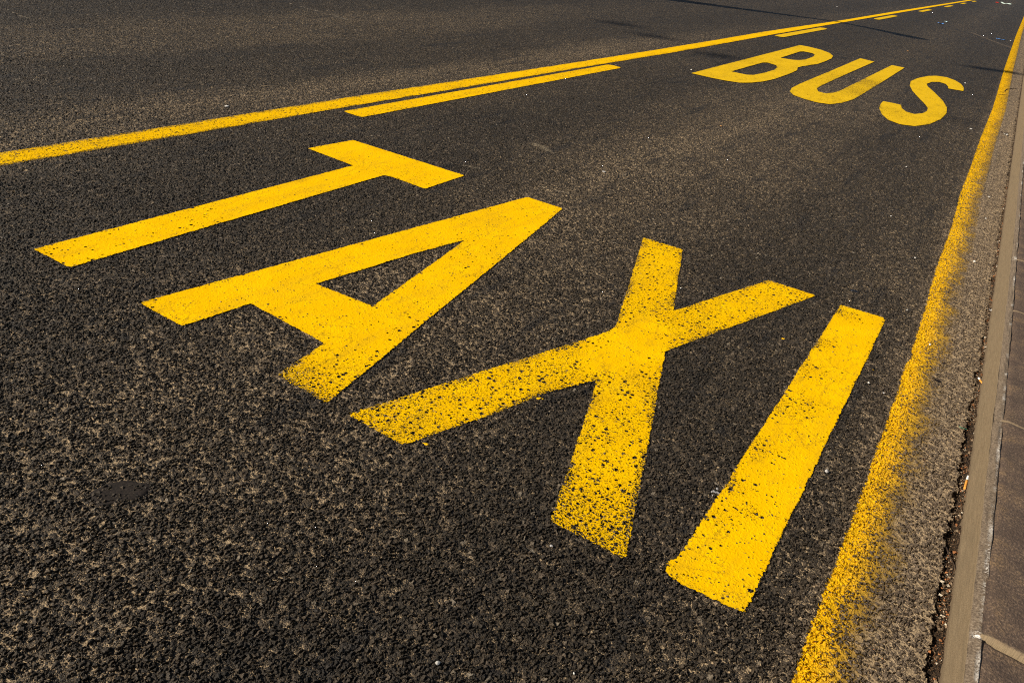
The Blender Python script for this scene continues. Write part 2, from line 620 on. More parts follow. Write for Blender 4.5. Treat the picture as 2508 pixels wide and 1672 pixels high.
taxi = word('lettering', 'the word TAXI in big yellow capitals filling the near lane')
T_ = gp([(754, 364), (864.6, 343.6), (1137.8, 430.4), (1041, 463), (954, 432), (938, 430), (171, 655), (82, 611), (864.6, 406)])
A_ = gp([(1291, 483), (1378, 511), (1325, 556), (1066, 768), (907, 899), (800, 988), (677.5, 918.5), (795, 841), (614, 743.5), (445, 799), (342, 742)])
Ah = gp([(1141, 587), (913, 751), (773, 695), (836, 676), (1014, 621)])
X_ = gp([(1576, 582), (1671.7, 611.5), (1648.5, 762), (1668, 756), (1882, 686), (1998, 724), (1839, 783), (1668, 846), (1629, 861),
         (1582, 1113), (1532, 1370), (1349, 1276), (1404, 1112), (1463, 930), (1336, 962), (1211, 1013), (986, 1090), (850, 1015), (1100, 936),
         (1425, 833), (1488, 813), (1502, 805), (1509, 797)])
I_ = gp([(2059, 747), (2170, 780), (1822, 1501), (1668, 1430), (1630, 1402), (1629, 1394), (1642, 1369), (1652, 1371), (1668, 1355)])
wT = blobs(0.03, [(450, 530, .22, .22), (1000, 430, .2, .20), (130, 620, .22, .30), (250, 580, .25, .16), (880, 360, .3, .03)])
wA = blobs(0.08, [(740, 930, .22, .62), (800, 880, .2, .42), (400, 760, .3, .07), (700, 720, .4, .04), (1000, 800, .3, .16),
                  (1200, 640, .3, .22), (1330, 520, .3, .16), (800, 800, .2, .10), (700, 930, .16, .6)])
wX = blobs(0.50, [(1520, 870, .12, .0), (1560, 830, .12, .0), (1585, 800, .085, .0), (1475, 893, .075, .02), (1600, 860, .05, .0), (1520, 815, .05, .0), (1440, 1300, .35, .66), (930, 1040, .25, .62),
                  (1100, 970, .3, .50), (1480, 1110, .25, .42), (1620, 660, .3, .42), (1850, 740, .4, .36), (1520, 960, .1, .35)])
wI = blobs(0.05, [(2070, 770, .10, .50), (2010, 840, .10, .50), (1970, 900, .11, .50), (1910, 990, .11, .50), (1850, 1085, .10, .50), (1790, 1190, .09, .50), (1745, 1260, .07, .50), (1960, 990, .09, .40),
                  (1700, 1320, .07, .40), (1720, 1420, .2, .05), (2050, 960, .12, .06), (1840, 1255, .05, .5), (1650, 1405, .05, .35)])
letter(taxi, [T_], [], 0.016, wT, M_PAINT, 'capital letter T, almost whole paint')
letter(taxi, [A_], [Ah], 0.016, wA, M_PAINT, 'capital letter A, its right foot speckled with holes')
letter(taxi, [X_], [], 0.016, wX, M_PAINT, 'capital letter X, speckled arms around a smooth thick centre')
letter(taxi, [I_], [], 0.016, wI, M_PAINT, 'capital letter I, worn along its left side')

# ------------------------------------------------------------------ lettering: BUS
bus = word('lettering', 'the word BUS in smaller looking yellow capitals farther along the lane')
Bz = [(68, 505), (815, 313), (880, 325), (960, 345), (1020, 368), (1042, 388), (1030, 405), (985, 425), (935, 442), (830, 458), (800, 465),
      (795, 485), (740, 510), (640, 545), (560, 562), (480, 570), (400, 570), (300, 555), (200, 535)]
B1 = [(680, 400), (815, 357), (840, 356), (900, 368), (918, 380), (905, 392), (880, 402), (850, 412), (810, 416), (760, 413)]
B2 = [(342, 493), (560, 432), (590, 432), (650, 450), (660, 465), (640, 482), (580, 500), (500, 517), (450, 516)]
Uz = [(1228, 403), (1325, 427), (1140, 508), (960, 590), (930, 608), (940, 630), (985, 643), (1040, 640), (1090, 625), (1270, 536), (1445, 450), (1532, 468),
      (1390, 558), (1240, 650), (1180, 685), (1100, 708), (1020, 718), (930, 705), (840, 680), (770, 655), (745, 630), (760, 605), (820, 575), (1020, 492)]
Sz = [(1935, 628), (1938, 605), (1920, 580), (1880, 555), (1820, 533), (1750, 523), (1690, 525), (1620, 540), (1575, 560), (1568, 590), (1585, 625), (1620, 665),
      (1670, 715), (1692, 745), (1685, 765), (1655, 780), (1600, 785), (1545, 770), (1512, 745), (1508, 722), (1450, 709), (1385, 697), (1365, 720), (1358, 745), (1375, 785),
      (1420, 825), (1500, 855), (1600, 868), (1700, 855), (1780, 820), (1820, 780), (1822, 740), (1795, 695), (1740, 640), (1690, 595), (1683, 578), (1720, 565),
      (1770, 565), (1815, 580), (1832, 598), (1830, 610)]
def far_wear(base, spots):
    return blobs(base, spots)
letter(bus, [gp(zm(1668, 0, Bz))], [gp(zm(1668, 0, B1)), gp(zm(1668, 0, B2))], 0.03,
       far_wear(.12, [(1830, 150, .5, .2), (1930, 180, .5, .12)]), M_FAR, 'capital letter B')
letter(bus, [gp(zm(1668, 0, Uz))], [], 0.03, far_wear(.12, [(2130, 205, .7, .55), (2100, 225, .6, .48), (2060, 245, .5, .3), (1960, 235, .4, .2)]), M_FAR, 'capital letter U, its right arm scuffed')
letter(bus, [gp(zm(1668, 0, Sz))], [], 0.03, far_wear(.10, [(2165, 270, .4, .42), (2250, 300, .4, .15)]), M_FAR, 'capital letter S, its lower end scuffed')


# ------------------------------------------------------------------ lane line and dashes
def strip(name, rows, wear_fn, mat, ncol=12, pad=0.012, fade=None):
    """long painted strip; rows = list of (y, x_left, x_right), sampled finely"""
    rows = np.array(rows, float)
    y = rows[:, 0]
    co, ed, wr, fd = [], [], [], []
    yy = []
    v = y[0]
    while v < y[-1]:
        yy.append(v)
        v += 0.03 if v < 9 else (0.1 if v < 20 else 0.5)
    yy.append(y[-1])
    yy = np.array(yy)
    xl, xr = np.interp(yy, y, rows[:, 1]), np.interp(yy, y, rows[:, 2])
    ts = np.linspace(0, 1, ncol + 1)
    for Y, a, b in zip(yy, xl, xr):
        X = (a - pad) + ts * ((b + pad) - (a - pad))
        for xk in X:
            co.append((xk, Y, 0.0))
            e = min(xk - a, b - xk)
            if name != 'lane_line' and name != 'edge_line':
                e = min(e, Y - (y[0] + pad), (y[-1] - pad) - Y)
            ed.append(e)
            fd.append((xk - a) / (b - a))
    n = len(ts)
    i = np.arange(len(yy) * n).reshape(len(yy), n)
    f = np.stack([i[:-1, :-1], i[:-1, 1:], i[1:, 1:], i[1:, :-1]], -1).reshape(-1, 4)
    co = np.array(co)
    me = mesh_np(name, co, f)
    me.attributes.new('edge', 'FLOAT', 'POINT').data.foreach_set('value', np.array(ed, np.float32))
    me.attributes.new('wear', 'FLOAT', 'POINT').data.foreach_set('value', wear_fn(co[:, :2]).astype(np.float32))
    if fade is not None:
        me.attributes.new('fade', 'FLOAT', 'POINT').data.foreach_set('value', fade(co[:, :2], np.array(fd)).astype(np.float32))
    o = link(name, me, [mat])
    adaptive(o)
    return o


top = gp([(-150, 398), (0, 375), (240, 337), (500, 296), (840, 241), (1100, 201), (1400, 155), (1676, 112), (1896.6, 74.3), (2050, 52.6), (2203, 29.5), (2332, 9.4), (2393, .2)])
bot = gp([(-150, 431), (0, 407), (240, 367), (500, 323), (840, 264), (1100, 221), (1400, 170), (1676, 125), (1896.6, 85), (2050, 58.2), (2203, 34.2), (2332, 12.4), (2393, 2.5)])
yk = np.concatenate([np.arange(1.4, 12, .4), np.arange(12, 75, 3.0), [400]])
xl = np.interp(yk, top[:, 1], np.where(top[:, 1] > 30, -4.56, top[:, 0]))
xr = np.interp(yk, bot[:, 1], np.where(bot[:, 1] > 30, -4.335, bot[:, 0]))
def wl(P):
    y_ = P[:, 1]
    xm = np.abs((P[:, 0] + 4.43) / 0.12)
    return np.interp(y_, [1, 3, 5, 9, 20], [.52, .46, .34, .22, .08]) + 0.50 * np.clip(xm - .45, 0, 1)
lane = strip('lane_line', list(zip(yk, xl, xr)), wl, M_PAINT)
tag(lane, 'long solid yellow line dividing the bus lane from the dark left lane', 'lane line')

DG = 'short yellow dashes beside the lane line'
def dash(y0, y1, x0, x1, w, label, mat, xo=0.0):
    o = strip('lane_dash', [(y0 - .012, x0, x1), (y1 + .012, x0 + xo, x1 + xo)], lambda P: np.full(len(P), w), mat, ncol=8)
    return tag(o, label, 'lane dash', DG)
dash(4.74, 9.70, -4.255, -4.065, .26, 'nearest and longest looking yellow dash beside the lane line', M_PAINT, -.005)
dash(17.75, 22.35, -4.25, -4.06, .08, 'yellow dash just above the letter B', M_FAR, .01)
dash(30.1, 34.9, -4.20, -4.00, .05, 'yellow dash behind the long shadow, third from the camera', M_FAR)
dash(42.3, 46.8, -4.14, -3.94, .05, 'small pale yellow dash, fourth from the camera', M_FAR)
dash(54.8, 59.6, -4.12, -3.92, .05, 'tiny pale dash, fifth from the camera', M_FAR)
dash(67.5, 71.6, -4.12, -3.92, .05, 'tiny pale dash, second from the far end of the row', M_FAR)
dash(80.0, 84.6, -4.12, -3.92, .05, 'farthest pale dash at the upper end of the row', M_FAR)

# ------------------------------------------------------------------ yellow line along the kerb
EL = gp([(2489, 85.7), (2459, 171), (2432, 264), (2400, 343), (2377, 411), (2352, 475), (2330.5, 557), (2293, 656), (2264.4, 763), (2232, 859.6), (2236, 872), (2218, 891.7),
         (2196.6, 966.7), (2168, 1045), (2143, 1112), (2107, 1219), (2043, 1390), (1986, 1533), (1946.6, 1669)])[::-1]
yk = np.concatenate([[0.9], EL[:, 1][1:], [60, 400]])
xk = np.concatenate([[EL[0, 0]], EL[:, 0][1:], [0.0, 0.0]])
wd = np.interp(yk, [1, 3, 5, 9, 14, 25, 60], [.20, .19, .175, .16, .17, .18, .18])
def fade_fn(P, t):
    y_ = P[:, 1]
    # near the camera the right half has gone; far away most of it is still there
    k = np.interp(y_, [1, 4, 6, 9, 14, 30], [1.0, .95, .80, .62, .52, .42])
    return np.clip(t * k * 1.05 + 0.06, 0, 1)
edge = strip('edge_line', list(zip(yk, xk, xk + wd)), lambda P: np.interp(P[:, 1], [1, 5, 12], [.12, .08, .03]), M_RUB, ncol=12, fade=fade_fn)
tag(edge, 'rubbed yellow edge line running beside the kerb, fading to the right', 'edge line')


# ------------------------------------------------------------------ kerb and pavement
def n1(seed, n, sm):
    r_ = np.random.default_rng(seed).standard_normal(n + 8 * sm)
    k = np.exp(-0.5 * (np.arange(-3 * sm, 3 * sm + 1) / sm) ** 2)
    k /= k.sum()
    v = np.convolve(r_, k, 'same')[4 * sm:4 * sm + n]
    return v / (v.std() + 1e-9)


def kerb_material():
    m, g, out = new_mat('kerb_stone')
    pos = g.n('ShaderNodeNewGeometry').outputs['Position']
    z = g.sep(pos, 2)
    prof = g.attr('profile')          # 0..1 face, 1..2 worn arris
    st = g.noise(g.scale3(pos, (30, 3.0, 60)), 4.0, 4, 0.6, '3D')
    gr = g.noise(pos, 320.0, 3, 0.6, '3D')
    tan = g.mix(g.ss(st, 0.3, 0.7), (.175, .125, .072), (.240, .174, .102))
    tan = g.mix(g.ss(gr, 0.42, 0.62, 0, .7), tan, (.12, .084, .048))
    sp = g.ss(g.noise(pos, 70.0, 2, 0.5, '3D'), 0.72, 0.78)
    tan = g.mix(g.mul(sp, .8), tan, (.09, .06, .035))
    dirt = g.ss(g.noise(g.scale3(pos, (8, 2, 20)), 2.0, 4, .6, '3D'), 0.5, 0.75, 0, .35)
    tan = g.mix(dirt, tan, (.12, .09, .056))
    n2 = g.noise(pos, 150.0, 4, 0.65, '3D')
    arr = g.ramp(n2, [(0.3, (.075, .053, .036)), (0.5, (.165, .120, .080)), (0.62, (.22, .165, .112)), (0.75, (.33, .26, .19))])
    # limewash crumbs along the inner edge, in patches
    wh_line = g.ss(g.m('ABSOLUTE', g.sub(prof, 1.86)), 0.06, 0.34, 1.0, 0.0)
    pat = g.ss(g.noise(g.scale3(pos, (1, 1, 0)), 7.0, 3, 0.6, '3D'), 0.54, 0.68)
    wh = g.mul(g.mul(wh_line, pat), g.ss(g.noise(pos, 170.0, 3, .7, '3D'), 0.40, 0.52))
    wa = g.attr('white')
    wh = g.mx(g.mul(wh, 0.6), g.mul(g.mul(wa, g.ss(g.noise(pos, 34.0, 3, .6, '3D'), 0.40, 0.55)), g.ss(g.noise(pos, 150.0, 3, .7, '3D'), 0.44, 0.54)))
    wh = g.mx(wh, g.mul(g.ss(wa, 0.80, 0.95), g.ss(g.noise(pos, 170.0, 3, .7, '3D'), 0.32, 0.46)))
    arr = g.mix(wh, arr, (.74, .68, .60))
    f = g.ss(g.add(prof, g.mul(g.sub(g.noise(pos, 40.0, 3, .6, '3D'), .5), .12)), 0.97, 1.06)
    col = g.mix(f, tan, arr)
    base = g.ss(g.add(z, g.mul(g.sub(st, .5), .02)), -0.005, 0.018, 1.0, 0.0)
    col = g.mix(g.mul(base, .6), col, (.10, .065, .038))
    hh = g.add(g.mul(gr, 0.0005), g.mul(g.mul(n2, f), 0.0042))
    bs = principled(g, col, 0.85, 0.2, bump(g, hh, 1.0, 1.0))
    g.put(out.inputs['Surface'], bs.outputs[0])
    return m


JOINTS = [0.64, 1.955, 3.270, 4.612, 5.607] + [5.607 + 1.31 * k for k in range(1, 120)]
rowy = np.concatenate([np.arange(-3, .8, .1), np.arange(.8, 7, .008), np.arange(7, 16, .05), np.arange(16, 60, .5), np.arange(60, 401, 10.0)])
ny = len(rowy)
sm = 3
jag = n1(3, ny, 2) * .0016 + n1(4, ny, 10) * .0022 + n1(6, ny, 45) * .0022
zt = np.interp(rowy, [1.7, 2.6, 3.6, 6, 12], [.108, .112, .118, .125, .128])
xt = np.interp(rowy, [1.7, 2.6, 3.6, 6, 12], [.4645, .467, .474, .484, .488])
xa = np.interp(rowy, [1.7, 2.6, 3.6, 6, 12], [.492, .498, .505, .508, .510])
prof_t = [0, .15, .3, .45, .6, .75, .88, .96, 1.0, 1.08, 1.2, 1.35, 1.5, 1.65, 1.8, 1.92, 2.0, 2.25]
kco, kpr, kwh = [], [], []
rough_z = [n1(20 + i, ny, 3) for i in range(len(prof_t))]
jd = np.min(np.abs(rowy[:, None] - np.array(JOINTS)[None, :]), axis=1)
for j, pt in enumerate(prof_t):
    if pt <= 1.0:
        Z = -.05 + (zt + .05) * pt
        X = xt - (xt - .4445) * (zt - Z) / zt
        X = X + (rough_z[j] * .0006 if 0 < pt < 1 else 0)
    else:
        u = min(pt - 1.0, 1.0)
        X = xt + (xa - xt) * (pt - 1.0)
        Z = zt + (.0130) * (1 - (1 - u) ** 2) + rough_z[j] * .0014 + jag * .4
        if pt > 2.1:
            Z = Z - .014
        if pt > 1.2:
            Z = Z - .010 * np.exp(-(jd / .006) ** 2)
    if pt in (1.0, 1.08):
        Z = Z + jag * .6
    kco.append(np.stack([X, rowy, Z], 1))
    kpr.append(np.full(ny, pt))
    wj = np.exp(-((rowy - 1.957) / .012) ** 2) * np.clip((pt - 1.0) * 2.5, 0, 1) + np.exp(-((rowy - 2.28) / .22) ** 2) * np.exp(-((pt - 1.80) / .17) ** 2) * .78 \
        + np.exp(-((rowy - 5.62) / .03) ** 2) * np.clip((pt - 1.0) * 2, 0, 1) * .9 + np.exp(-((rowy - 3.0) / .2) ** 2) * np.exp(-((pt - 1.85) / .1) ** 2) * .6
    kwh.append(np.clip(wj, 0, 1))
kco = np.concatenate(kco)
ii = np.arange(len(prof_t) * ny).reshape(len(prof_t), ny)
kf = np.stack([ii[:-1, :-1], ii[1:, :-1], ii[1:, 1:], ii[:-1, 1:]], -1).reshape(-1, 4)[:, ::-1]
kme = mesh_np('kerb', kco, kf)
kme.attributes.new('profile', 'FLOAT', 'POINT').data.foreach_set('value', np.concatenate(kpr).astype(np.float32))
kme.attributes.new('white', 'FLOAT', 'POINT').data.foreach_set('value', np.concatenate(kwh).astype(np.float32))
for p_ in kme.polygons:
    p_.use_smooth = True
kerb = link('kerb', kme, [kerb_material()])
tag(kerb, 'tan stone kerb with a worn whitish upper edge', 'kerb', kind='structure')


def slab_material():
    m, g, out = new_mat('pavement_stone')
    pos = g.n('ShaderNodeNewGeometry').outputs['Position']
    n_a = g.noise(g.scale3(pos, (1, 1, 0)), 9.0, 5, 0.65)
    n_b = g.noise(g.scale3(pos, (1, .7, 0)), 160.0, 4, 0.7)
    n_c = g.noise(g.scale3(pos, (1, 1, 0)), 38.0, 4, 0.65)
    col = g.ramp(n_a, [(0.30, (.088, .055, .036)), (0.46, (.128, .083, .055)), (0.58, (.168, .108, .066)), (0.72, (.24, .148, .075))])
    col = g.mix(g.ss(n_b, 0.40, 0.62, 0.75, 0), col, (.060, .043, .034))
    col = g.mix(g.ss(n_b, 0.60, 0.74, 0, .6), col, (.30, .235, .18))
    col = g.mix(g.ss(n_c, 0.60, 0.78, 0, .5), col, (.24, .155, .085))
    j = g.attr('joint')
    col = g.mix(j, col, (.235, .170, .098))
    hh = g.add(g.mul(n_b, 0.0026), g.mul(n_c, 0.0035))
    bs = principled(g, col, 0.85, 0.22, bump(g, hh))
    g.put(out.inputs['Surface'], bs.outputs[0])
    return m


prow = np.unique(np.concatenate([rowy] + [np.array([j - .010, j - .006, j - .002, j + .003, j + .007, j + .011]) for j in JOINTS if j < 12]))
pcol = np.concatenate([[-.005, .0, .006, .014, .025], np.arange(.04, .5, .03), [.7, 1.0, 1.5, 2.2, 3.2, 5.0]])
xa2 = np.interp(prow, rowy, xa)
PX = xa2[:, None] + pcol[None, :]
PY = np.repeat(prow[:, None], len(pcol), 1)
jb = np.zeros_like(PX)
PZ = np.interp(prow, rowy, zt)[:, None] + .0125 + np.zeros_like(PX)
for k, j in enumerate(JOINTS):
    if j > 40:
        break
    yy = PY - j + (PX - .5) * .10
    dj = np.exp(-(yy / .005) ** 2) if k != 1 else np.exp(-((yy + .004) / .0035) ** 2)
    jb = np.maximum(jb, np.exp(-(yy / .008) ** 2))
    PZ = PZ - (.040 if k == 1 else .006) * dj
    if k == 1:      # the slab behind this joint stands a little proud
        PZ = PZ + .012 * np.clip((yy + .001) / .004, 0, 1) * np.clip((.6 - yy) / .6, 0, 1)
for k in range(8):
    PZ += .0007 * np.sin(PX * rng.uniform(8, 40) + PY * rng.uniform(8, 40) + rng.uniform(0, 6))
PZ -= .010 * np.exp(-(np.clip(pcol, 0, None) / .008) ** 2)[None, :] * 0.55
npc = len(pcol)
ii = np.arange(PX.size).reshape(PX.shape)
pf = np.stack([ii[:-1, :-1], ii[:-1, 1:], ii[1:, 1:], ii[1:, :-1]], -1).reshape(-1, 4)
pme = mesh_np('pavement', np.stack([PX.ravel(), PY.ravel(), PZ.ravel()], 1), pf)
pme.attributes.new('joint', 'FLOAT', 'POINT').data.foreach_set('value', jb.ravel().astype(np.float32))
for p_ in pme.polygons:
    p_.use_smooth = True
pave = link('pavement', pme, [slab_material()])
tag(pave, 'brown grey stone slabs of the raised pavement', 'pavement', kind='structure')

# ground beyond both sides of the road
def plain_mat(name, a, b, sc=20.0, rough=.8, spec=.3, bmp=0.0, dim='3D'):
    m, g, out = new_mat(name)
    pos = g.n('ShaderNodeNewGeometry').outputs['Position']
    n_ = g.noise(pos, sc, 4, .6, dim)
    col = g.mix(g.ss(n_, .3, .7), a, b)
    bs = principled(g, col, rough, spec, bump(g, g.mul(n_, bmp)) if bmp else None)
    g.put(out.inputs['Surface'], bs.outputs[0])
    return m

gm = grid_mesh('ground', [-900, -300, -60, -13.9], [-300, -20, 0, 40, 120, 420, 1500], -.02)
ground = link('ground', gm, [plain_mat('dry_ground', (.10, .09, .06), (.16, .13, .09), 3.0)])
tag(ground, 'bare ground beyond the far side of the road', 'ground', kind='structure')
gm2 = grid_mesh('ground', [5.2, 60, 300, 900], [-300, -20, 0, 40, 120, 420, 1500], .09)
tag(link('ground', gm2, [ground.data.materials[0]]), 'bare ground beyond the near pavement', 'ground', kind='structure')
bm = bmesh.new()
bx = [(-11.2, -.05), (-11.2, .10), (-11.23, .125), (-14.2, .14), (-14.2, -.05)]
v0 = [bm.verts.new((x_, -40, z_)) for x_, z_ in bx]
v1 = [bm.verts.new((x_, 400, z_)) for x_, z_ in bx]
for k in range(4):
    bm.faces.new((v0[k], v1[k], v1[k + 1], v0[k + 1]))
bmesh.ops.recalc_face_normals(bm, faces=bm.faces)
fp = bpy.data.meshes.new('far_pavement')
bm.to_mesh(fp)
bm.free()
tag(link('far_pavement', fp, [plain_mat('far_slabs', (.13, .10, .08), (.20, .15, .11), 6.0)]), 'raised pavement along the far side of the road', 'pavement', kind='structure')


# ------------------------------------------------------------------ small things lying on the road
def simple_mat(name, col, rough=.6, spec=.3, var=.25, sc=60.0, bmp=0.0):
    a = tuple(c * (1 - var) for c in col)
    b = tuple(min(1, c * (1 + var)) for c in col)
    return plain_mat(name, a, b, sc, rough, spec, bmp)


def tube(bm, pts, rad, sides=8, caps=True):
    """tapered tube through points; rad is a number or one radius per point"""
    pts = [Vector(p) for p in pts]
    rs = rad if isinstance(rad, (list, tuple)) else [rad] * len(pts)
    rings = []
    for i, p in enumerate(pts):
        d = (pts[min(i + 1, len(pts) - 1)] - pts[max(i - 1, 0)]).normalized()
        u = d.orthogonal().normalized() if abs(d.z) > .9 else Vector((0, 0, 1)).cross(d).normalized()
        v = d.cross(u)
        rings.append([bm.verts.new(p + (u * math.cos(2 * math.pi * k / sides) + v * math.sin(2 * math.pi * k / sides)) * rs[i]) for k in range(sides)])
    for a, b in zip(rings[:-1], rings[1:]):
        for k in range(sides):
            f = bm.faces.new((a[k], a[(k + 1) % sides], b[(k + 1) % sides], b[k]))
            f.smooth = True
    if caps:
        bm.faces.new(rings[0][::-1])
        bm.faces.new(rings[-1])
    return rings


def from_bm(name, bm, mats, parent=None):
    bmesh.ops.recalc_face_normals(bm, faces=bm.faces)
    me = bpy.data.meshes.new(name)
    bm.to_mesh(me)
    bm.free()
    return link(name, me, mats, parent)


def empty(name, loc, rz=0.0):
    o = bpy.data.objects.new(name, None)
    COL.objects.link(o)
    o.location = loc
    o.rotation_euler = (0, 0, rz)
    o.empty_display_size = .05
    return o


M_PALE = simple_mat('pale_pebble', (.62, .57, .50), .7, .3, .3, 120)
M_WHITE = simple_mat('white_chip', (.50, .47, .42), .6, .3, .25, 150)
M_GREY = simple_mat('grey_pebble', (.42, .39, .36), .6, .4, .4, 150)
M_OCHRE = simple_mat('ochre_chip', (.42, .21, .07), .8, .2, .3, 120)
M_TWIG = simple_mat('dry_twig', (.045, .028, .018), .8, .2, .4, 120)
M_LEAF = simple_mat('withered_leaf', (.025, .018, .022), .7, .2, .4, 90)
M_FILT = simple_mat('filter_cork_paper', (.72, .30, .05), .6, .2, .22, 300)
M_CIG = simple_mat('cigarette_paper', (.82, .78, .70), .7, .2, .1, 200)
M_GREEN = simple_mat('green_thread', (.05, .24, .14), .6, .3, .2, 90)
M_BLUE = simple_mat('blue_plastic', (.10, .24, .55), .35, .5, .3, 20)
M_CYAN = simple_mat('pale_cyan_plastic', (.55, .78, .82), .3, .5, .15, 20)
M_RED = simple_mat('red_plastic', (.65, .06, .04), .45, .5, .2, 20)
M_TAR = simple_mat('flat_tar', (.021, .0150, .0110), .75, .2, .5, 140, .0012)
M_ASH = simple_mat('ashen_smear', (.30, .28, .27), .8, .2, .3, 200)
M_FLECK = simple_mat('yellow_fleck', (.85, .47, .004), .7, .1, .1, 60)


def pebble(px, py, size, label, mat=M_PALE, flat=.7, cat='pebble', name='pebble', seed=0, group='pale pebbles scattered on the road'):
    p = at(px, py)
    r_ = random.Random(int(px * 7 + py) + seed)
    bm = bmesh.new()
    bmesh.ops.create_icosphere(bm, subdivisions=2, radius=size / 2)
    ax = [Vector((r_.uniform(-1, 1), r_.uniform(-1, 1), r_.uniform(-1, 1))).normalized() for _ in range(7)]
    for v in bm.verts:
        k = 1.0
        for a in ax:                      # chop facets
            dd = v.co.normalized().dot(a)
            if dd > .62:
                k = min(k, .62 / dd + .08)
        v.co *= k
        v.co.z *= flat
        v.co.x *= 1.15
    o = from_bm(name, bm, [mat])
    o.location = (p.x, p.y, size * flat * .33)
    o.rotation_euler = (0, 0, r_.uniform(0, 6.28))
    return tag(o, label, cat, group)


pebble(2024, 1155, .0150, 'angular grey white pebble between the letter I and the yellow edge line', M_GREY, .8)
pebble(1072, 1624, .0125, 'lone white pebble on dark asphalt at the bottom of the picture', M_WHITE)
pebble(1350, 1337, .0100, 'small grey pebble left of the foot of the letter X', M_GREY)
pebble(1405.6, 1649, .0070, 'tiny white pebble at the bottom edge below the letter I', M_WHITE)
pebble(2385.6, 642, .0180, 'cream pebble with a dark shadow between the yellow edge line and the kerb', M_PALE, .9)
pebble(2277, 845, .0120, 'pale pebble lying on the rubbed yellow edge line', M_PALE, .9)
pebble(2241, 632, .0110, 'small pale pebble left of the edge line, level with the cream one', M_PALE)
pebble(2221.6, 760, .0110, 'white pebble between the top of the letter I and the edge line', M_WHITE)
pebble(2127, 938, .0120, 'white pebble right of the middle of the letter I', M_WHITE)
pebble(2164, 963, .0100, 'small grey pebble close to the edge line beside the letter I', M_GREY)
pebble(2378, 317, .030, 'bright white pebble right of and below the letter S', M_WHITE, .6)
pebble(2363.7, 204.5, .030, 'white pebble beside the upper end of the letter S', M_WHITE, .6)
pebble(2219.8, 409.6, .018, 'tiny white pebble on bare asphalt below the letter S', M_WHITE)
pebble(2182, 530, .014, 'tiny white pebble far above the letter I', M_WHITE)
pebble(2421.6, 483, .016, 'pale pebble on the dusty strip by the kerb, upper one', M_PALE)
pebble(2413.7, 536, .014, 'pale pebble on the dusty strip by the kerb, lower one', M_PALE)
pebble(1667, 706, .010, 'white pebble tucked against the upper right arm of the letter X', M_WHITE)
pebble(2475, 101, .05, 'white pebble beside the edge line near the top right corner', M_WHITE, .6)
pebble(2050, 18, .07, 'whitish lump on the left lane beyond the lane line', M_GREY, .4)
pebble(2223, 126, .05, 'ochre chip on the far lane above the letter U', M_OCHRE, .3, 'chip', 'chip', group='ochre chips on the asphalt')
pebble(1766, 309.5, .03, 'ochre chip on the asphalt below the letter U', M_OCHRE, .3, 'chip', 'chip', group='ochre chips on the asphalt')
pebble(1693, 172, .03, 'pale speck on the road left of the letter B', M_PALE, .5)
pebble(1479, 421, .03, 'flattened pale clod in the middle of the lane above the letter X', M_GREY, .25)
pebble(555, 261, .035, 'pale flat scrap just left of the lane line', M_PALE, .25, 'scrap', 'scrap', group=None)


def butt(px, py, px2, py2, z, label, dz=0.0, flip=False):
    """cigarette end from its filter end (px, py) to its burnt end (px2, py2)"""
    a, b = at(px, py, z), at(px2, py2, z + dz)
    d = (b - a)
    L = d.length
    root = empty('cigarette_butt', a)
    tag(root, label, 'cigarette butt', 'cigarette ends in the gutter')
    d = d.normalized()
    rad = .0042
    def part(name, t0, t1, r0, mat, crush):
        bm = bmesh.new()
        n = 7
        pts, rs = [], []
        for k in range(n):
            t = t0 + (t1 - t0) * k / (n - 1)
            pts.append(d * (L * t) + Vector((0, 0, rad + .0006 * math.sin(9 * t))))
            rs.append(r0 * (1 + .07 * math.sin(17 * t + crush)) * (.86 if k in (0, n - 1) else 1))
        tube(bm, pts, rs, 14)
        for v in bm.verts:
            v.co.z = rad + (v.co.z - rad) * .86
        return from_bm(name, bm, [mat], root)
    part('filter', 0.0, .70, rad, M_FILT, 0)
    part('paper', .70, 1.0, rad * .97, M_CIG, 2)
    return root


butt(2361.0, 1199, 2370.3, 1167, -.004, 'orange cigarette butt with white end standing in the gutter against the kerb', .004)
butt(2406.5, 942.5, 2395.5, 926.5, -.004, 'yellowish cigarette butt lying aslant in the gutter, farther from the camera', .004)

# paper scrap caught in the gutter
def scrap(px, py, w, h_, z, label, mat, cat='paper scrap', name='paper_scrap', rz=.4, curl=.5, group=None, n=6):
    p = at(px, py, z)
    bm = bmesh.new()
    bmesh.ops.create_grid(bm, x_segments=n, y_segments=n, size=.5)
    r_ = random.Random(int(px + 3 * py))
    ph = [r_.uniform(0, 6.3) for _ in range(4)]
    for v in bm.verts:
        x_, y_ = v.co.x, v.co.y
        zz = curl * w * (.30 * (x_ * 2) ** 2 + .12 * math.sin(7 * x_ + ph[0]) + .12 * math.sin(8 * y_ + ph[1]) + .10 * math.sin(11 * (x_ + y_) + ph[2]))
        v.co.x = x_ * w * (1 + .12 * math.sin(5 * y_ + ph[3]))
        v.co.y = y_ * h_ * (1 + .15 * math.sin(6 * x_ + ph[2]))
        v.co.z = zz
    zmin = min(v.co.z for v in bm.verts)
    for v in bm.verts:
        v.co.z -= zmin
    bmesh.ops.solidify(bm, geom=bm.faces[:], thickness=max(.0006, w * .012))
    o = from_bm(name, bm, [mat])
    for f in o.data.polygons:
        f.use_smooth = True
    o.location = p + Vector((0, 0, .001))
    o.rotation_euler = (0, 0, rz)
    return tag(o, label, cat, group)


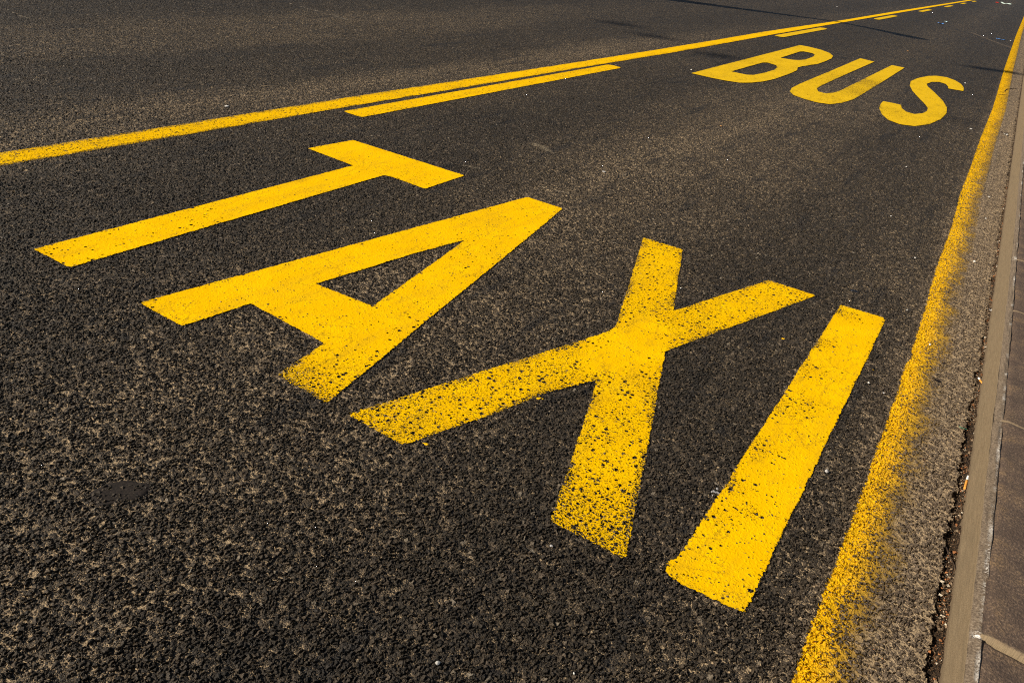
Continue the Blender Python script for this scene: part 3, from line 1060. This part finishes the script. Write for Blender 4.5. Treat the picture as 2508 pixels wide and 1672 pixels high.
scrap(2425.5, 761, .016, .022, -.004, 'white crumpled paper scrap wedged in the gutter under the kerb', M_WHITE, curl=.8)
scrap(2463, 331, .05, .035, 0, 'white paper scrap under a dark twig by the kerb', M_WHITE, curl=.5)
scrap(2316, 55, .09, .07, 0, 'small pale cyan plastic scrap on the far bus lane', M_CYAN, 'plastic scrap', 'plastic_scrap', curl=.6, group='plastic scraps on the far lane')
scrap(2304, 60, .26, .10, 0, 'dark blue plastic strip trailing from the cyan scrap', M_BLUE, 'plastic scrap', 'plastic_scrap', rz=.9, curl=.3, group='plastic scraps on the far lane')
scrap(2450, 97.5, .26, .10, 0, 'flat blue plastic scrap close to the far edge line', M_BLUE, 'plastic scrap', 'plastic_scrap', rz=.1, curl=.2, group='plastic scraps on the far lane')
scrap(2442, 8.5, .26, .22, 0, 'red plastic scrap at the upper right of the road', M_RED, 'plastic scrap', 'plastic_scrap', curl=.9, group='plastic scraps on the far lane')
scrap(2464, 10.8, 1.0, .18, 0, 'pale torn plastic sheet at the upper right beside the red scrap', simple_mat('pale_plastic', (.42, .50, .44), .4, .4, .2, 5), 'plastic sheet', 'plastic_sheet', rz=-.5, curl=.16, n=12)


def twig(pxs, rad, label, mat=M_TWIG, z=.004, name='twig', cat='twig', group='twigs lying by the kerb'):
    pts = [at(a, b, z + .002 * math.sin(i * 2.1)) for i, (a, b) in enumerate(pxs)]
    c = pts[0].copy()
    bm = bmesh.new()
    tube(bm, [p - c for p in pts], [rad * (1 - .55 * i / (len(pts) - 1)) for i in range(len(pts))], 6)
    o = from_bm(name, bm, [mat])
    o.location = c
    return tag(o, label, cat, group)


twig([(2217, 1534), (2225, 1524), (2233, 1515), (2240, 1508)], .0016, 'short straight dark twig on the dusty asphalt near the bottom right corner')
twig([(2452, 322), (2458, 326), (2466, 327), (2472, 326)], .006, 'thick dark twig above a white paper scrap by the kerb')
twig([(2460, 225), (2463, 221), (2468, 218), (2478, 217), (2489, 217.5)], .007, 'curled brown twig across the edge line near the kerb, upper one')
twig([(2446, 232), (2456, 232.5), (2466, 233), (2472, 234.5)], .005, 'thin brown twig on the edge line, just below the curled one')
twig([(2275, 660), (2283, 655), (2291, 649)], .0022, 'thin dark twig just left of the yellow edge line')
twig([(2355, 1100), (2365, 1120), (2374, 1137), (2382, 1143)], .0014, 'thin stalk in the gutter above the orange cigarette butt', z=.004)
twig([(2318, 1340), (2326, 1362), (2336, 1380), (2340, 1392)], .0028, 'dark bent stalk in the gutter below the orange cigarette butt', z=.004)
twig([(2349, 1044), (2355, 1047), (2361, 1048), (2369, 1052)], .0013, 'green plastic thread on the asphalt beside the gutter', M_GREEN, .004, 'thread', 'thread', None)


def leaf(px, py, L, wd_, rz, label):
    p = at(px, py)
    bm = bmesh.new()
    rows_ = []
    for i in range(8):
        t = i / 7
        hw = wd_ * math.sin(math.pi * min(t * 1.04, 1)) ** .8 * .5 + .0004
        zc = .004 + .35 * wd_ * (t - .4) ** 2
        rows_.append([bm.verts.new((L * (t - .5), s_ * hw, zc + abs(s_) * wd_ * .16 * (1 + .4 * math.sin(9 * t)))) for s_ in (-1, -.5, 0, .5, 1)])
    for a, b in zip(rows_[:-1], rows_[1:]):
        for k in range(4):
            bm.faces.new((a[k], a[k + 1], b[k + 1], b[k])).smooth = True
    bmesh.ops.solidify(bm, geom=bm.faces[:], thickness=.0005)
    o = from_bm('withered_leaf', bm, [M_LEAF])
    o.location = p
    o.rotation_euler = (0, 0, rz)
    return tag(o, label, 'leaf', 'withered leaves beside the edge line')


leaf(2295, 934, .030, .014, .6, 'dark curled leaf at the right side of the rubbed edge line, lower one')
leaf(2310, 891, .026, .009, .7, 'dark narrow leaf at the right side of the rubbed edge line, upper one')


def splat(pxs, hgt, label, mat, name, cat, seed, jitter=.12, lobes=3, group=None):
    """thin irregular lump spread on the asphalt: outline given as centre pixel and two radii in metres"""
    r_ = random.Random(seed)
    bm = bmesh.new()
    c0 = at(*pxs[0][0])
    for (c, ra, rb, rot) in pxs:
        cc = at(*c) - c0
        n = 40
        ph = [(r_.uniform(0, 6.3), r_.uniform(.4, 1)) for _ in range(6)]
        rings = []
        for k, zz in ((1.0, -.003), (.97, hgt * .6), (.8, hgt * .95), (.4, hgt)):
            ring = []
            for i in range(n):
                a = 2 * math.pi * i / n
                w_ = 1 + jitter * sum(b_ * math.sin((j + 2) * a + f_) / (j + 1.5) for j, (f_, b_) in enumerate(ph)) + r_.uniform(-.02, .02)
                x_, y_ = math.cos(a) * ra * k * w_, math.sin(a) * rb * k * w_
                ring.append(bm.verts.new((cc.x + x_ * math.cos(rot) - y_ * math.sin(rot), cc.y + x_ * math.sin(rot) + y_ * math.cos(rot), zz + r_.uniform(-.0003, .0003))))
            rings.append(ring)
        for A_r, B_r in zip(rings[:-1], rings[1:]):
            for i in range(n):
                bm.faces.new((A_r[i], A_r[(i + 1) % n], B_r[(i + 1) % n], B_r[i])).smooth = True
        bm.faces.new(rings[-1])
    o = from_bm(name, bm, [mat])
    o.location = c0
    return tag(o, label, cat, group)


splat([((292, 1203), .070, .052, 1.0)], -.0013, 'flat dark tar spot pressed smooth on the coarse asphalt at lower left', M_TAR, 'tar_spot', 'tar spot', 3, .26)
splat([((2093, 712), .022, .015, .3)], .0012, 'small bluish black tar spot right of the top of the letter X', simple_mat('blue_black_tar', (.010, .011, .016), .5, .3, .3, 150), 'tar_spot', 'tar spot', 4, .2)
splat([((2034, 1350), .012, .009, .3)], .0012, 'small dark tar spot between the letter I and the edge line', M_TAR, 'tar_spot', 'tar spot', 5, .2)
splat([((1752, 1203), .008, .006, .2), ((1757, 1196), .005, .004, 0), ((1748, 1212), .006, .004, .4), ((1744, 1203), .003, .003, 0), ((1760, 1206), .003, .002, 0)], .0006,
      'ashen grey smear on the asphalt at the left side of the letter I', M_ASH, 'smear', 'smear', 8, .35)
for k, (px, py, r_, lb) in enumerate([(1919, 829, .008, 'small yellow paint fleck between the letters X and I'),
                                      (2136, 905, .006, 'tiny yellow paint fleck right of the letter I'),
                                      (1322, 975, .012, 'yellow paint splash under the left arm of the letter X'),
                                      (1044, 1087, .010, 'yellow paint splash at the foot of the left arm of the letter X')]):
    splat([((px, py), r_, r_ * .45, .5)], .0012, lb, M_FLECK, 'paint_fleck', 'paint fleck', 30 + k, .55, group='yellow flecks beside the letters')

# grit and crumbs lying in the open joint along the kerb: nobody could count them
def grit():
    r_ = np.random.default_rng(5)
    verts, faces, mi = [], [], []
    base = np.array([(1, 0, 0), (-1, 0, 0), (0, 1, 0), (0, -1, 0), (0, 0, 1), (0, 0, -1)], float)
    tri = [(0, 2, 4), (2, 1, 4), (1, 3, 4), (3, 0, 4), (2, 0, 5), (1, 2, 5), (3, 1, 5), (0, 3, 5)]
    def add(x, y, z, s_, m_):
        rot = r_.normal(size=(3, 3))
        qx, _ = np.linalg.qr(rot)
        v = (base * r_.uniform(.5, 1.25, (6, 1))) @ qx * s_ * np.array([1.2, 1.2, .8])
        k = len(verts)
        for a in v:
            verts.append((x + a[0], y + a[1], z + a[2]))
        for t_ in tri:
            faces.append(tuple(k + j for j in t_))
            mi.append(m_)
    n = 5200
    y = 1.2 + 7.5 * r_.random(n) ** 1.5
    clump = (np.sin(y * 9.1) + np.sin(y * 23.7 + 1) + np.sin(y * 41.3 + 2)) > -.6
    for yy, ok in zip(y, clump):
        if not ok and r_.random() < .75:
            continue
        x = .442 - abs(r_.normal()) * .016
        s_ = r_.choice([.0011, .0016, .0024, .0038, .0062], p=[.28, .30, .23, .13, .06])
        add(x, yy, -.016 + r_.random() * .014 + (x - .42) * .30, s_, int(r_.choice([0, 1, 2, 3], p=[.40, .32, .20, .08])))
    for _ in range(900):      # loose grains on the dusty strip
        yy = 1.2 + 6 * r_.random() ** 1.4
        add(r_.uniform(.12, .43), yy, -.0005, r_.choice([.0009, .0014, .0021], p=[.55, .33, .12]), int(r_.choice([0, 1, 2, 3], p=[.45, .30, .17, .08])))
    me = bpy.data.meshes.new('grit')
    me.from_pydata(verts, [], faces)
    o = link('grit', me, [simple_mat('brown_grit', (.10, .062, .034), .9, .15, .5, 200), simple_mat('dusty_grit', (.26, .18, .11), .9, .15, .4, 200),
                          simple_mat('rusty_grit', (.30, .12, .045), .9, .15, .4, 200), simple_mat('light_grit', (.55, .46, .34), .8, .2, .3, 200)])
    me.polygons.foreach_set('material_index', np.array(mi, np.int32))
    return tag(o, 'brown grit and crumbs lying along the gutter', 'grit', kind='stuff')


grit()

# ------------------------------------------------------------------ street lamp left of the road: its shadow crosses the lanes
COT = 1 / math.tan(SUN_EL)
def caster(px, py, h_):
    """point at height h_ whose shadow falls on that pixel of the road"""
    p = at(px, py)
    return Vector((p.x + SUN_H.x * h_ * COT, p.y + SUN_H.y * h_ * COT, h_))


M_STEEL = simple_mat('galvanised_steel', (.34, .35, .36), .45, .5, .15, 15)
HL = 8.0
tip = caster(2268, 98.5, HL)
arm0 = caster(2040, 52.0, HL - .25)
lamp = empty('street_lamp', (arm0.x, arm0.y, 0))
tag(lamp, 'grey steel street lamp with one long arm left of the road', 'street lamp')
bm = bmesh.new()
tube(bm, [(0, 0, -.1), (0, 0, 1.2), (0, 0, 1.25), (0, 0, 4.5), (0, 0, HL - .25)], [.50, .50, .48, .40, .12], 20)
from_bm('pole', bm, [M_STEEL], lamp)
dv = tip - arm0
bm = bmesh.new()
tube(bm, [(0, 0, HL - .5), (dv.x * .05, dv.y * .05, HL - .2), (dv.x * .25, dv.y * .25, HL - .02), (dv.x * .56, dv.y * .56, HL + .02)], [.10, .12, .15, .18], 14)
from_bm('arm', bm, [M_STEEL], lamp)
bm = bmesh.new()
tube(bm, [(dv.x * .25, dv.y * .25, HL), (dv.x * .40, dv.y * .40, HL), (dv.x * .75, dv.y * .75, HL), (dv.x * .95, dv.y * .95, HL), (dv.x, dv.y, HL)], [.06, .22, .40, .30, .06], 16)
for v in bm.verts:
    v.co.z = HL + (v.co.z - HL) * .35
from_bm('lamp_head', bm, [M_STEEL], lamp)
bm = bmesh.new()
tube(bm, [(dv.x * .62, dv.y * .62, HL - .07), (dv.x * .78, dv.y * .78, HL - .085), (dv.x * .92, dv.y * .92, HL - .07)], [.05, .11, .05], 14)
for v in bm.verts:
    v.co.z = HL - .075 + (v.co.z - HL + .075) * .45
from_bm('lens', bm, [simple_mat('clouded_lens', (.6, .6, .55), .2, .5, .1, 10)], lamp)

# unseen cables with made-up fittings, added to throw the small soft shadows
M_DARK = simple_mat('dark_shadow_blocker', (.05, .05, .05), .5, .4, .2, 10)
def span(px_list, h_, label, sizes):
    ends = [caster(a, b, h_) for a, b in px_list]
    root = empty('shadow_caster_cable', (ends[0].x, ends[0].y, 0))
    tag(root, label, 'overhead cable', 'unseen shadow casters added above the road')
    d0 = ends[0] - (ends[1] - ends[0]).normalized() * 4
    d1 = ends[-1] + (ends[-1] - ends[-2]).normalized() * 4
    o_ = Vector((ends[0].x, ends[0].y, 0))
    bm = bmesh.new()
    tube(bm, [d0 - o_ + Vector((0, 0, .3))] + [e - o_ + Vector((0, 0, .02)) for e in ends] + [d1 - o_ + Vector((0, 0, .3))], .006, 6)
    from_bm('cable', bm, [M_DARK], root)
    for e, size in zip(ends, sizes):
        bm = bmesh.new()
        q0 = e - o_
        tube(bm, [q0, q0 + Vector((0, 0, -.08)), q0 + Vector((0, 0, -.12)), q0 + Vector((0, 0, -.12 - size * .5)), q0 + Vector((0, 0, -.12 - size))], [.03, .05] + [r__ * min(1, size / .16) for r__ in (.22, .26, .16)], 14)
        from_bm('shadow_blocker', bm, [M_DARK], root)
    return root


span([(1552, 63), (1640, 94), (1795, 140)], 26.0, 'unseen dark cable with three shadow blockers, added high above the left lane', (.16, .16, .16))
span([(2386, 297), (2440, 172), (2504, 181)], 22.0, 'unseen dark cable with three shadow blockers, added high above the kerb side', (.07, .3, .3))
